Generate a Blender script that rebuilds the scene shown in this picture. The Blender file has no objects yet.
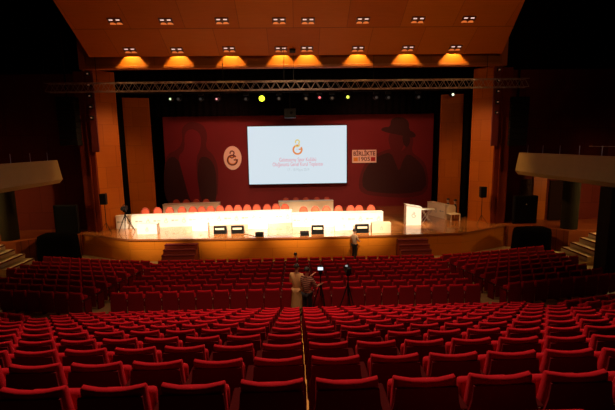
import bpy, bmesh, math, random
from mathutils import Vector, Matrix, Euler
random.seed(7)
R = math.radians
C = bpy.context.scene.collection
SC = bpy.context.scene

# ------------------------------------------------------------------ camera
CAM = Vector((0, 0, 6.5))
YAW, PITCH, ROLL, F = R(1.54), R(8.6), 0.0145, 410.0
fw = Vector((math.sin(YAW)*math.cos(PITCH), math.cos(YAW)*math.cos(PITCH), -math.sin(PITCH)))
r0 = Vector((math.cos(YAW), -math.sin(YAW), 0)); u0 = r0.cross(fw)
rt = r0*math.cos(ROLL) - u0*math.sin(ROLL); up = u0*math.cos(ROLL) + r0*math.sin(ROLL)
cd = bpy.data.cameras.new('camera'); cam = bpy.data.objects.new('camera', cd); C.objects.link(cam)
cd.sensor_width = 36; cd.lens = 24; cd.clip_start = .05; cd.clip_end = 200
cam.matrix_world = Matrix(((rt.x, up.x, -fw.x, CAM.x), (rt.y, up.y, -fw.y, CAM.y), (rt.z, up.z, -fw.z, CAM.z), (0, 0, 0, 1)))
SC.camera = cam
def at(px, py, Y):
    """the world point seen at a pixel of the photograph, on the plane y = Y"""
    d = fw + rt*((px-307.5)/F) + up*((205-py)/F)
    return CAM + d*((Y-CAM.y)/d.y)

# ------------------------------------------------------------------ world, exposure, lights
w = bpy.data.worlds.new('world'); SC.world = w; w.use_nodes = True
w.node_tree.nodes['Background'].inputs[0].default_value = (.012, .004, .002, 1)
w.node_tree.nodes['Background'].inputs[1].default_value = .12
SC.view_settings.view_transform = 'Standard'; SC.view_settings.look = 'None'
SC.view_settings.exposure = 0; SC.view_settings.gamma = 1; SC.view_settings.use_curve_mapping = False
LN = 0
def spot(loc, tgt, power, deg, blend=.5, col=(1, .8, .58), size=.15):
    global LN; LN += 1
    l = bpy.data.lights.new('aimed_spot', 'SPOT'); o = bpy.data.objects.new('spot_light_source', l); C.objects.link(o)
    o.location = loc; d = Vector(tgt)-Vector(loc); o.rotation_euler = d.to_track_quat('-Z', 'Y').to_euler()
    l.energy = power; l.spot_size = R(deg); l.spot_blend = blend; l.color = col; l.shadow_soft_size = size
    return o
def point(loc, power, col=(1, .75, .45), size=.1):
    l = bpy.data.lights.new('lamp', 'POINT'); o = bpy.data.objects.new('lamp_light_source', l); C.objects.link(o)
    o.location = loc; l.energy = power; l.color = col; l.shadow_soft_size = size
# front-of-house spots from the ceiling over the seats onto the tables
for x, p in ((-8.8, 34000), (-4.4, 38000), (0, 40000), (4, 36000)):
    spot((x, 12, 13.6), (x*.92, 25.3, 1.4), p, 21, .8, (1, .80, .56))
spot((0, 12, 13.6), (0, 30, 1.6), 7000, 44, .9, (1, .72, .45))  # wide spot added to lift the rear tables and lower backdrop
spot((9, 12, 13.6), (7.5, 25.0, 1.9), 26000, 8, .7, (1, .80, .56))
# house lights over the stalls; the last spot is an added rear fill
WARM = (1, .5, .25)
spot((.07, 11.5, 14.6), (.07, 5.5, 2), 4600, 96, .9, (1, .52, .36), .1)
spot((.07, 17.5, 13.2), (0, 15.5, 0), 800, 80, .9, (1, .55, .3), .3)
spot((0, 4, 13.8), (0, 15.5, .5), 1500, 60, .8, (1, .6, .36), .2)
# added unseen spots that brighten the wooden ceiling and the stage front
spot((3, 1, 9.2), (2, 19.5, 14.0), 2600, 75, .9, (1, .52, .2), .3)
for x in (-6, 6): spot((x, 15, 13.5), (x*.95, 22.6, .6), 1800, 62, .7, (1, .55, .25), .3)
# washes on the proscenium panels and the printed backdrop
for s in (-1, 1):
    spot((s*5, 22.6, 9.5), (s*11.9, 26, 4.5), 1500, 60, .8, (1, .5, .2), .2)
    spot((s*4, 26.5, 9.3), (s*6.2, 33, 5.0), 900, 100, .9, (1, .35, .25), .3)
    point((s*18.6, 20.6, 4.1), 330, (1, .66, .28))

# ------------------------------------------------------------------ materials
MATS = {}
def mat(name, col, rough=.6, metal=0, emit=None, es=1, noise=0, nscale=8, coat=0, bump=0, spec=.5):
    if name in MATS: return MATS[name]
    m = bpy.data.materials.new(name); m.use_nodes = True; nt = m.node_tree; b = nt.nodes['Principled BSDF']
    b.inputs['Base Color'].default_value = (*col, 1); b.inputs['Roughness'].default_value = rough
    b.inputs['Metallic'].default_value = metal; b.inputs['Specular IOR Level'].default_value = spec
    if coat: b.inputs['Coat Weight'].default_value = coat; b.inputs['Coat Roughness'].default_value = .06
    if emit: b.inputs['Emission Color'].default_value = (*emit, 1); b.inputs['Emission Strength'].default_value = es
    if noise or bump:
        tc = nt.nodes.new('ShaderNodeTexCoord'); n = nt.nodes.new('ShaderNodeTexNoise'); n.inputs['Scale'].default_value = nscale
        n.inputs['Detail'].default_value = 4; nt.links.new(tc.outputs['Object'], n.inputs['Vector'])
        if noise:
            mx = nt.nodes.new('ShaderNodeMixRGB'); mx.blend_type = 'MIX'
            mx.inputs[1].default_value = (*[c*(1-noise) for c in col], 1); mx.inputs[2].default_value = (*[min(1, c*(1+noise)) for c in col], 1)
            nt.links.new(n.outputs['Fac'], mx.inputs[0]); nt.links.new(mx.outputs[0], b.inputs['Base Color'])
        if bump:
            bp = nt.nodes.new('ShaderNodeBump'); bp.inputs['Strength'].default_value = bump; bp.inputs['Distance'].default_value = .01
            nt.links.new(n.outputs['Fac'], bp.inputs['Height']); nt.links.new(bp.outputs[0], b.inputs['Normal'])
    MATS[name] = m; return m
def wood(name, c1, c2, rough=.4, sx=.5, sz=.5, bw=2.4, rh=1.2, mortar=.012, axis='XZ', coat=0, seam=.35, grain=.25):
    """panelled or planked wood: brick seams over stretched grain, in object coordinates"""
    if name in MATS: return MATS[name]
    m = bpy.data.materials.new(name); m.use_nodes = True; nt = m.node_tree; b = nt.nodes['Principled BSDF']
    L = nt.links.new; N = nt.nodes.new
    tc = N('ShaderNodeTexCoord'); sp = N('ShaderNodeSeparateXYZ'); cb = N('ShaderNodeCombineXYZ'); L(tc.outputs['Object'], sp.inputs[0])
    L(sp.outputs[axis[0]], cb.inputs['X']); L(sp.outputs[axis[1]], cb.inputs['Y'])
    br = N('ShaderNodeTexBrick'); L(cb.outputs[0], br.inputs['Vector']); br.inputs['Scale'].default_value = 1
    br.inputs['Brick Width'].default_value = bw; br.inputs['Row Height'].default_value = rh; br.inputs['Mortar Size'].default_value = mortar
    br.inputs['Mortar Smooth'].default_value = .1; br.offset = .5 if bw < 3 else 0.35
    br.inputs['Color1'].default_value = (*c1, 1); br.inputs['Color2'].default_value = (*c2, 1); br.inputs['Mortar'].default_value = (*[c*seam for c in c1], 1)
    n = N('ShaderNodeTexNoise'); mp = N('ShaderNodeMapping'); mp.inputs['Scale'].default_value = (sx, 12, sz) if axis[0] == 'X' else (12, sx, sz)
    L(cb.outputs[0], mp.inputs[0]); L(mp.outputs[0], n.inputs['Vector']); n.inputs['Scale'].default_value = 2; n.inputs['Detail'].default_value = 5
    rg = N('ShaderNodeMapRange'); rg.inputs['To Min'].default_value = 1-grain; rg.inputs['To Max'].default_value = 1+grain; L(n.outputs['Fac'], rg.inputs['Value'])
    mx = N('ShaderNodeVectorMath'); mx.operation = 'SCALE'; L(br.outputs['Color'], mx.inputs[0]); L(rg.outputs[0], mx.inputs['Scale'])
    L(mx.outputs[0], b.inputs['Base Color']); b.inputs['Roughness'].default_value = rough; b.inputs['Specular IOR Level'].default_value = .5 if coat else .12
    if coat: b.inputs['Coat Weight'].default_value = coat; b.inputs['Coat Roughness'].default_value = .08
    MATS[name] = m; return m
M_fab = mat('red_fabric', (.50, .004, .016), .9, noise=.25, nscale=60, bump=.3, spec=.2)
M_arm = mat('armrest_wood', (.07, .006, .006), .9, spec=.05)
M_sidep = mat('side_panel_red', (.16, .006, .008), .95, spec=.05)
M_shell = mat('seat_back_shell', (.20, .004, .010), .8, spec=.2)
M_plate = mat('number_plate_white', (.75, .66, .5), .35)
M_black = mat('black_cloth', (.003, .0025, .0025), .95, spec=.02)
M_blackp = mat('black_plastic', (.006, .005, .005), .6, spec=.2)
M_grille = mat('speaker_grille', (.004, .004, .004), .8, spec=.1, noise=.5, nscale=120)
M_metal = mat('grey_metal', (.35, .30, .28), .35, .8)
M_alu = mat('truss_aluminium', (.30, .22, .21), .5, .3)
M_white = mat('white_board', (.82, .78, .72), .35)
M_cream = mat('cream_board', (.72, .60, .42), .5)
M_grey = mat('grey_print', (.36, .36, .33), .6)
M_beige = mat('beige_parapet', (.30, .20, .045), .7, noise=.1, nscale=2)
M_floor = mat('beige_floor', (.42, .28, .11), .6, noise=.15, nscale=3)
M_tape = mat('yellow_tape', (.85, .48, .04), .6)
M_steps = mat('pale_stone', (.62, .50, .30), .6, noise=.1)
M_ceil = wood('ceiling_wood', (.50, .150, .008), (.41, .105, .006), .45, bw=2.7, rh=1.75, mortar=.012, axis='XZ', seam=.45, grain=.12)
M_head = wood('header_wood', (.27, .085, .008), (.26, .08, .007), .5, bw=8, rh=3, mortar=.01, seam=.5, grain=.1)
M_panel = wood('proscenium_wood', (.42, .110, .008), (.36, .09, .006), .45, bw=.9, rh=1.3, mortar=.01, seam=.6, grain=.15)
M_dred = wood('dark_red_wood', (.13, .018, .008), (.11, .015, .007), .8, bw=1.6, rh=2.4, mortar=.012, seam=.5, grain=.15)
M_stagef = wood('stage_front_wood', (.46, .135, .008), (.42, .12, .007), .45, bw=4, rh=.7, mortar=.008, seam=.6, grain=.12)
M_deck = wood('stage_floor_wood', (.50, .19, .05), (.36, .12, .03), .22, bw=1.8, rh=.14, mortar=.004, axis='XY', coat=.6, seam=.5, grain=.3)
M_carpet = mat('dark_red_carpet', (.14, .006, .008), .95, noise=.3, nscale=80)
M_bg = mat('backdrop_print', (.18, .008, .009), .8, noise=.12, nscale=.6)
M_p1 = mat('print_shadow', (.105, .007, .007), .8)
M_p2 = mat('print_dark', (.042, .008, .005), .8)
M_p3 = mat('print_red', (.19, .008, .014), .8)
M_emb = mat('emblem_cream', (.95, .72, .55), .6)
M_dk = mat('print_brown', (.16, .03, .012), .6)
M_gold = mat('print_gold', (.80, .33, .03), .6)
M_red = mat('print_bright_red', (.5, .015, .012), .6)
M_screen = mat('screen_light', (.0, .0, .0), .8, emit=(.66, .76, .83), es=1.0)
M_sred = mat('screen_red_light', (0, 0, 0), .8, emit=(.72, .26, .33), es=1)
M_sgrey = mat('screen_grey_light', (0, 0, 0), .8, emit=(.48, .55, .60), es=1)
M_sgold = mat('screen_gold_light', (0, 0, 0), .8, emit=(.72, .58, .2), es=1)
M_sora = mat('screen_orange_light', (0, 0, 0), .8, emit=(.74, .25, .08), es=1)
M_lamp = mat('lamp_glass', (.1, .1, .1), .3, emit=(1, .62, .5), es=1.1)
M_glow = mat('reflector_glow', (.1, .05, .02), .3, emit=(.8, .17, .03), es=.8)  # orange emission stands for lamp light caught inside the recess
M_skin = mat('skin', (.45, .22, .13), .5)
M_hair = mat('hair_dark', (.012, .008, .006), .6)
M_chair = mat('salmon_fabric', (.62, .09, .035), .7)
M_chairg = mat('chair_rim_red', (.35, .04, .02), .6)

# ------------------------------------------------------------------ mesh helpers
class MB:
    def __init__(s): s.v = []; s.f = []; s.mi = []; s.m = 0
    def add(s, vs, fs):
        n = len(s.v); s.v += [tuple(v) for v in vs]; s.f += [tuple(i+n for i in f) for f in fs]; s.mi += [s.m]*len(fs); return s
    def box(s, x0, x1, y0, y1, z0, z1, bev=0, rot=None, piv=(0, 0, 0)):
        bm = bmesh.new(); bmesh.ops.create_cube(bm, size=1)
        for v in bm.verts: v.co = Vector(((x0+x1)/2+v.co.x*(x1-x0), (y0+y1)/2+v.co.y*(y1-y0), (z0+z1)/2+v.co.z*(z1-z0)))
        if bev: bmesh.ops.bevel(bm, geom=bm.edges[:], offset=bev, segments=2, affect='EDGES', profile=.5)
        if rot is not None:
            for v in bm.verts: v.co = rot @ (v.co-Vector(piv)) + Vector(piv)
        bm.verts.index_update(); s.add([v.co[:] for v in bm.verts], [[v.index for v in f.verts] for f in bm.faces]); bm.free(); return s
    def prism(s, pts, d0, d1, plane='XZ'):
        """polygon pts extruded between d0 and d1 along the third axis"""
        n = len(pts)
        mk = {'XZ': lambda p, d: (p[0], d, p[1]), 'XY': lambda p, d: (p[0], p[1], d), 'YZ': lambda p, d: (d, p[0], p[1])}[plane]
        vs = [mk(p, d0) for p in pts]+[mk(p, d1) for p in pts]
        fs = [list(range(n))[::-1], list(range(n, 2*n))]+[[i, (i+1) % n, n+(i+1) % n, n+i] for i in range(n)]
        return s.add(vs, fs)
    def tube(s, pts, r, n=8, cap=True):
        pts = [Vector(p) for p in pts]; rs = r if isinstance(r, (list, tuple)) else [r]*len(pts); vs = []; fs = []
        for i, p in enumerate(pts):
            d = (pts[min(i+1, len(pts)-1)]-pts[max(i-1, 0)]).normalized()
            a = Vector((0, 0, 1)) if abs(d.z) < .9 else Vector((1, 0, 0)); u = d.cross(a).normalized(); v = d.cross(u)
            for k in range(n):
                t = 2*math.pi*k/n; vs.append(p+(u*math.cos(t)+v*math.sin(t))*rs[i])
        for i in range(len(pts)-1):
            for k in range(n): fs.append([i*n+k, i*n+(k+1) % n, (i+1)*n+(k+1) % n, (i+1)*n+k])
        if cap: fs += [list(range(n))[::-1], list(range((len(pts)-1)*n, len(pts)*n))]
        return s.add(vs, fs)
    def ball(s, c, rx, ry, rz, nu=12, nv=8, v0=0., v1=1.):
        vs = []; fs = []
        for j in range(nv+1):
            ph = math.pi*(v0+(v1-v0)*j/nv)
            for i in range(nu):
                t = 2*math.pi*i/nu; vs.append((c[0]+rx*math.sin(ph)*math.cos(t), c[1]+ry*math.sin(ph)*math.sin(t), c[2]+rz*math.cos(ph)))
        for j in range(nv):
            for i in range(nu): fs.append([j*nu+i, j*nu+(i+1) % nu, (j+1)*nu+(i+1) % nu, (j+1)*nu+i])
        return s.add(vs, fs)
    def ring(s, cx, cz, ro, ri, y0, y1, a0=0, a1=360, n=28, ez=1):
        out = [(cx+ro*math.cos(R(a0+(a1-a0)*i/n)), cz+ez*ro*math.sin(R(a0+(a1-a0)*i/n))) for i in range(n+1)]
        inn = [(cx+ri*math.cos(R(a0+(a1-a0)*i/n)), cz+ez*ri*math.sin(R(a0+(a1-a0)*i/n))) for i in range(n+1)]
        vs = []; fs = []
        for o, i in zip(out, inn): vs += [(o[0], y0, o[1]), (i[0], y0, i[1]), (o[0], y1, o[1]), (i[0], y1, i[1])]
        for k in range(n):
            a = 4*k; b = a+4; fs += [[a, b, b+1, a+1], [a+2, a+3, b+3, b+2], [a, a+2, b+2, b], [a+1, b+1, b+3, a+3]]
        return s.add(vs, fs)
    def build(s, name, m, parent=None, smooth=False, loc=None, rz=0):
        me = bpy.data.meshes.new(name); me.from_pydata(s.v, [], s.f)
        for x in (m if isinstance(m, list) else [m]): me.materials.append(x)
        if isinstance(m, list): me.polygons.foreach_set('material_index', s.mi)
        bm = bmesh.new(); bm.from_mesh(me); bmesh.ops.recalc_face_normals(bm, faces=bm.faces[:]); bm.to_mesh(me); bm.free()
        if smooth: me.polygons.foreach_set('use_smooth', [True]*len(me.polygons))
        me.update(); o = bpy.data.objects.new(name, me); C.objects.link(o)
        if parent: o.parent = parent
        if loc is not None: o.location = loc
        if rz: o.rotation_euler.z = rz
        return o
def tag(o, label, cat, group=None, kind=None):
    if label: o['label'] = label
    if cat: o['category'] = cat
    if group: o['group'] = group
    if kind: o['kind'] = kind
    return o
def thing(name, label, cat, loc=(0, 0, 0), rz=0, group=None):
    o = bpy.data.objects.new(name, None); C.objects.link(o); o.location = loc; o.rotation_euler = (0, 0, rz); o.empty_display_size = .1
    return tag(o, label, cat, group)
def struct(name, mb, m, **k):
    o = mb.build(name, m, **k); o['kind'] = 'structure'; return o
KIDS = {}
def kids(o):
    if o.name not in KIDS: KIDS[o.name] = [c for c in o.children]
    return KIDS[o.name]
def dup(root, loc, rz=None, label=None, group=None):
    r = root.copy(); C.objects.link(r); r.location = loc
    if rz is not None: r.rotation_euler = (0, 0, rz)
    if label: r['label'] = label
    if group: r['group'] = group
    for ch in kids(root):
        c = ch.copy(); C.objects.link(c); c.parent = r
        for g in kids(ch):
            d = g.copy(); C.objects.link(d); d.parent = c
    return r
def text(name, s, size, m, parent, loc, width=None, align='CENTER', rot=(R(90), 0, 0), depth=.003, bold=0.0):
    cu = bpy.data.curves.new(name, 'FONT'); cu.body = s; cu.size = size; cu.align_x = align; cu.align_y = 'CENTER'; cu.extrude = depth; cu.offset = bold
    o = bpy.data.objects.new(name, cu); C.objects.link(o)
    dg = bpy.context.evaluated_depsgraph_get(); me = bpy.data.meshes.new_from_object(o.evaluated_get(dg)); bpy.data.objects.remove(o)
    if width:
        xs = [v.co.x for v in me.vertices]; k = width/(max(xs)-min(xs)); mid = (max(xs)+min(xs))/2
        for v in me.vertices: v.co.x = (v.co.x-mid)*k
    me.materials.clear(); me.materials.append(m); t = bpy.data.objects.new(name, me); C.objects.link(t)
    t.location = loc; t.rotation_euler = rot; t.parent = parent; return t
ORD = 'first second third fourth fifth sixth seventh eighth ninth tenth eleventh twelfth thirteenth fourteenth fifteenth sixteenth seventeenth eighteenth nineteenth twentieth twenty-first twenty-second twenty-third twenty-fourth'.split()
def mono(mb, cx, cz, r, y0, y1):
    """round monogram: open ring with inner bar and a small open loop on top"""
    mb.ring(cx, cz, r, r*.74, y0, y1, 42, 360)
    mb.box(cx+r*.25, cx+r, min(y0, y1), max(y0, y1), cz-r*.08, cz+r*.16)
    mb.ring(cx, cz+r*1.28, r*.46, r*.24, y0, y1, -60, 200)
    mb.ring(cx-r*.05, cz+r*.72, r*.42, r*.22, y0, y1, 200, 420)
    return mb

# ------------------------------------------------------------------ floors
def fz(y):                       # the sloping stalls floor beyond the cross aisle
    return .83 if y < 13 else max(0., .83*(20.2-y)/7.2)
PITCHX = .57; NR = 11
def rowD(k): return 2.78+.88*k
def rowZ(k): return 3.93-.31*k
mb = MB()
prof = []
for k in range(-3, NR):
    y0, y1 = rowD(k)-.13, rowD(k)+.75
    prof += [(y0, rowZ(k)), (y1, rowZ(k))]
prof[-1] = (13.0, rowZ(10)); prof += [(20.2, 0), (22.6, 0), (22.6, -.3), (prof[0][0], -.3)]
struct('floor_upper_steps', MB().prism([p for p in prof if p[0] < 12.6 or p[1] < -.2][:2*(NR+3)-1]+[(12.5, rowZ(10)), (12.5, -.3), (prof[0][0], -.3)], -6.98, 6.98, 'YZ'), mat('step_carpet', (.05, .006, .004), .95, spec=.05))
mb.prism([(12.5, .83), (13.0, .83), (20.2, 0), (22.6, 0), (22.6, -.3), (12.5, -.3)], -6.98, 6.98, 'YZ')
for s in (-1, 1):
    p2 = [(rowD(-3), rowZ(-3)), (rowD(10)-.3, rowZ(10)+.05), (rowD(10)+.3, .83), (13, .83), (20.2, 0), (24.5, 0), (24.5, -.3), (rowD(-3), -.3)]
    mb.prism(p2, s*6.98, s*20, 'YZ')
struct('floor', mb, M_floor)
# yellow tape running down the steps in the middle of the stalls
mb = MB()
for k in range(-1, NR): mb.box(.034, .100, rowD(k)-.125, rowD(k)+.74, rowZ(k), rowZ(k)+.006)
tag(mb.build('cable_tape', M_tape), 'yellow tape strip running down the middle of the seating toward the stage', 'tape')

# ------------------------------------------------------------------ stage
ZS = 1.3
def edge_y(x):
    a = abs(x); return 22.4+.004*a*a+(.42*(a-9.5) if a > 9.5 else 0)
xs = [-12.9+i*25.8/60 for i in range(61)]
def stage_poly(inset=0.):
    return [(x, edge_y(x)-inset) for x in xs]+[(12.9, 34), (-12.9, 34)]
struct('floor_stage', MB().prism(stage_poly(.04), ZS-.06, ZS, 'XY'), M_deck)
struct('wall_stage_front', MB().prism(stage_poly(0), 0, ZS-.06, 'XY'), M_stagef)
mb = MB()
v = []; f = []
for i, x in enumerate(xs):
    y = edge_y(x)
    v += [(x, y-.055, ZS+.0), (x, y-.055, ZS-.09), (x, y+.0, ZS-.09), (x, y+.0, ZS+.0)]
for i in range(len(xs)-1):
    a = 4*i; b = a+4; f += [[a, a+1, b+1, b], [a, b, b+3, a+3], [a+1, a+2, b+2, b+1]]
struct('trim_1', mb.add(v, f), mat('edge_wood', (.26, .07, .015), .4))
# wings beside the stage, their side stairs and landings
for s in (-1, 1):
    nm = 'left' if s < 0 else 'right'
    poly = [(s*12.9, 24.3), (s*14.5, 24.0), (s*15.6, 22.6), (s*20, 22.6), (s*20, 26), (s*12.9, 26)]
    struct('floor_wing_'+nm, MB().prism(poly, 0, ZS, 'XY'), wood('wing_wood', (.30, .07, .015), (.26, .06, .012), .4, bw=3, rh=.3, axis='XY', coat=.2))
    mb = MB()
    X0 = 13.9 if s < 0 else 14.45
    for i in range(5): mb.box(min(s*(X0+.5*i), s*19.98), max(s*(X0+.5*i), s*19.98), 20.1, 22.2, ZS/5*i-.02 if i else 0, ZS/5*(i+1)-.04)
    t = mb.build('side_stairs', M_steps); tag(t, 'pale stone stairs climbing to the %s side of the stage under the balcony' % nm, 'stairs')
    fr = MB()
    for i in range(5): fr.box(min(s*(X0-.01+.5*i), s*(X0+.05+.5*i)), max(s*(X0-.01+.5*i), s*(X0+.05+.5*i)), 20.12, 22.18, ZS/5*(i+1)-.10, ZS/5*(i+1)-.035)
    fr.build('nosing', M_dred, t)
# red-carpeted steps up to the stage
def stage_steps(x0, x1, side):
    t = thing('stage_steps', 'dark red carpeted steps leading up to the %s end of the stage front' % side, 'steps', ((x0+x1)/2, 22.5, 0))
    hw = (x1-x0)/2
    for i in range(5):
        z = ZS/6*(5-i); y0 = -.32*(i+1)-.05
        MB().box(-hw, hw, y0, -.02 if i == 0 else -.32*i-.05, 0, z-.035).build('riser', mat('riser_wood', (.22, .03, .012), .5), t)
        MB().box(-hw-.01, hw+.01, y0-.03, -.02 if i == 0 else -.32*i-.05, z-.035, z, .01).build('tread', M_carpet, t)
stage_steps(-7.28, -5.52, 'left'); stage_steps(5.62, 7.3, 'right')

# ------------------------------------------------------------------ walls, proscenium, ceiling
def XO(s, v): return s*(v-.2)+.12
for s in (-1, 1):
    nm = 'left' if s < 0 else 'right'
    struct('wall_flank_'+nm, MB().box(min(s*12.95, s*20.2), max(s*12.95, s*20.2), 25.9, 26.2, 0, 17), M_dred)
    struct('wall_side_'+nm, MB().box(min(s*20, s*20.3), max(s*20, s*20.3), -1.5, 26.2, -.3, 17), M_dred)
    # outer frame, reveal panel, second panel
    struct('trim_%d' % (2 if s < 0 else 3), MB().box(*sorted((XO(s,12.35), XO(s,13.2))), 25.1, 26.2, ZS, 10.9).box(*sorted((XO(s,12.62), XO(s,12.69))), 25.02, 25.12, ZS, 11.6), mat('frame_wood', (.14, .020, .006), .8, spec=.05))
    struct('wall_reveal_'+nm, MB().prism([(XO(s,12.35), 25.3), (XO(s,11.4), 26.4), (XO(s,11.45), 26.6), (XO(s,12.35), 25.6)], ZS, 10.95, 'XY'), M_panel)
    struct('wall_inner_'+nm, MB().prism([(XO(s,12.9), 29.0), (XO(s,10.5), 29.6), (XO(s,10.5), 29.75), (XO(s,12.9), 29.2)], ZS, 9.75, 'XY'), M_panel)
    struct('wall_wing_'+nm, MB().box(min(s*12.9, s*13.1), max(s*12.9, s*13.1), 26.2, 34.3, 0, 14), M_black)
    # dark slot pilaster with a ladder of small side lamps
    t = thing('side_light_boom', 'dark red vertical boom of small lamps on the %s proscenium edge' % nm, 'light boom', (XO(s,12.2), 25.0, 6.15), 0)
    MB().box(-.2, .2, -.06, .06, 0, 4.7, .01).build('backing_board', mat('boom_red', (.12, .012, .010), .6), t)
    for i in range(5):
        hsg = MB().box(-.09, .09, -.22, -.06, 1.9+i*.62, 2.1+i*.62, .02).build('lamp_housing', M_blackp, t)
        MB().box(-.05, .05, -.235, -.22, 1.95+i*.62, 2.03+i*.62).build('lens', mat('boom_lens', (.3, .15, .1), .3, emit=(.8, .35, .2), es=.10), hsg)
struct('wall_backstage', MB().box(-13.1, 13.1, 34.1, 34.3, 0, 14), M_black)
# ceiling reflector panel: slopes down to the stage
y0c, z0c, y1c, z1c = 23.6, 11.29, 13.0, 11.29+.526*10.6
th = math.atan(.526)
vs = []
def on_ceiling(px, py):
    d = fw + rt*((px-307.5)/F) + up*((205-py)/F)
    return CAM+d*((z0c+.526*y0c-CAM.z)/(d.z+.526*d.y))     # plane z = z0c - .526*(y-y0c)
def cpan(th_=.12):
    e = []
    for a0, a1 in (((88, 55), (53, 0)), ((502, 53), (525, 0))):
        p, q = on_ceiling(*a0), on_ceiling(*a1); k = (q.x-p.x)/(q.y-p.y); e.append((p.x+k*(y0c-p.y), p.x+k*(y1c-p.y)))
    a = [(e[0][0], y0c, z0c), (e[1][0], y0c, z0c), (e[1][1], y1c, z1c), (e[0][1], y1c, z1c)]
    b = [(x, y+.05, z+th_) for x, y, z in a]
    return a+b, [[0, 1, 2, 3], [4, 7, 6, 5], [0, 4, 5, 1], [1, 5, 6, 2], [2, 6, 7, 3], [3, 7, 4, 0]]
struct('ceiling', MB().add(*cpan()), M_ceil)
struct('ceiling_roof', MB().box(-20.3, 20.3, -1.5, 34.3, 17, 17.2), M_black)
struct('wall_rear', MB().box(-20.3, 20.3, -1.7, -1.5, -.3, 17.2), M_black)
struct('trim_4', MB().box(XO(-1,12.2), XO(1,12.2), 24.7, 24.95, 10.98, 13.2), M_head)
struct('trim_5', MB().box(XO(-1,12.2), XO(1,12.2), 24.5, 24.95, 10.82, 10.98, .02).box(XO(-1,12.55), XO(-1,12.2), 24.6, 25.1, 10.82, 13.2).box(XO(1,12.2), XO(1,12.55), 24.6, 25.1, 10.82, 13.2), mat('lip_wood', (.34, .10, .02), .4))
struct('wall_over_flanks', MB().box(-20.2, XO(-1,12.55), 25.0, 25.9, 10.8, 17).box(XO(1,12.55), 20.2, 25.0, 25.9, 10.8, 17), M_black)
# black border curtains and legs
def curtain(x0, x1, y, z0, z1, name, label, waves):
    n = int((x1-x0)/.09)+2; v = []; f = []
    for i in range(n+1):
        x = x0+(x1-x0)*i/n; yy = y+.06*math.sin(i*1.1)+.03*math.sin(i*.37)
        v += [(x, yy, z0), (x, yy, z1)]
    for i in range(n): f.append([2*i, 2*i+2, 2*i+3, 2*i+1])
    o = MB().add(v, f).build(name, M_black); md = o.modifiers.new('thick', 'SOLIDIFY'); md.thickness = .02
    return tag(o, label, 'curtain')
curtain(-12.4, 12.4, 26.9, 9.75, 16.99, 'border_curtain', 'black border curtain hanging across the stage opening behind the truss', 1)
curtain(-12.6, 12.6, 31.2, 8.55, 16.99, 'border_curtain', 'black border curtain hanging just before the red backdrop', 1)
for s in (-1, 1):
    nm = 'left' if s < 0 else 'right'
    a, b = sorted((s*11.2, s*12.8)); curtain(a, b, 27.6, ZS, 16.99, 'leg_curtain', 'black leg curtain in the slot beside the %s proscenium panel' % nm, 1)
    a, b = sorted((s*10.75, s*12.8)); curtain(a, b, 31.6, ZS, 16.99, 'leg_curtain', 'black leg curtain at the %s edge of the red backdrop' % nm, 1)

# ------------------------------------------------------------------ twin ceiling lamps
def make_downlight():
    t = thing('ceiling_downlight', 'twin recessed lamp', 'ceiling lamp', (0, 0, 0), 0, 'twin recessed lamps in the wooden ceiling')
    MB().box(-.34, .34, -.20, .20, -.03, .02, .012).build('housing', mat('downlight_housing', (.10, .02, .008), .4), t)
    for s in (-1, 1):
        MB().box(s*.165-.09, s*.165+.09, -.13, -.07, -.045, -.028, .006).build('bulb', M_lamp, t)
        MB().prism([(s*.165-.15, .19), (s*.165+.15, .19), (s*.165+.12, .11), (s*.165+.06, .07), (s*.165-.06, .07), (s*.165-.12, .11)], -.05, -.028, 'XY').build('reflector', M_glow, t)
    return t
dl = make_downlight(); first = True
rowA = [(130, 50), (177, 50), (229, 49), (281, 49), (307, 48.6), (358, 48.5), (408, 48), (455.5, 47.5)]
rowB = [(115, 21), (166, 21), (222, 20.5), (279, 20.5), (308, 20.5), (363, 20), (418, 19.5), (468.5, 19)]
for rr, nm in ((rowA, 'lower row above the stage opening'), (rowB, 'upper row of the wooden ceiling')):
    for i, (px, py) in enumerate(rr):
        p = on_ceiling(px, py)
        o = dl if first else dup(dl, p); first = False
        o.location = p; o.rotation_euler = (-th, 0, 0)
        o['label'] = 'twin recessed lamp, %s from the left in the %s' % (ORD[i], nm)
WL = 0
for px, py in [(131, 60), (178, 60), (231, 60), (281, 60), (307, 60), (358, 59), (407, 59), (454, 58)]:
    p = at(px, py, 24.5); spot((p.x, 24.28, 11.95), (p.x, 24.62, 10.9), 430, 86, .3, (1, .60, .18), .04)
    MB_ = MB().tube([(p.x, 24.28, 12.1), (p.x, 24.28, 11.98)], .09, 12)
    o = MB_.build('wall_washer', M_blackp); tag(o, 'small round lamp washing the header beam over the stage', 'lamp', 'lamps washing the header beam')
    o['label'] = 'small round lamp washing the header beam, %s from the left end' % ORD[WL]; WL += 1
o = MB().box(-.16, .16, -.1, .1, -.12, .02, .01).build('ceiling_sensor', M_blackp, loc=on_ceiling(292.5, 50)); o.rotation_euler = (-th, 0, 0)
tag(o, 'small black box fixed between the two middle lamps of the lower ceiling row', 'sensor')
# thin hanging cables for the truss
for i, px in enumerate((281, 292)):
    p = on_ceiling(px, 2); o = MB().tube([(p.x, 22.9, 12.2 if 0 else 9.9), (p.x, 22.9, 11.62)], .012, 5).build('hanging_cable', M_blackp)
    tag(o, 'thin black cable hanging from the ceiling %s the middle lamps' % ('left of' if i == 0 else 'between'), 'cable')

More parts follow.
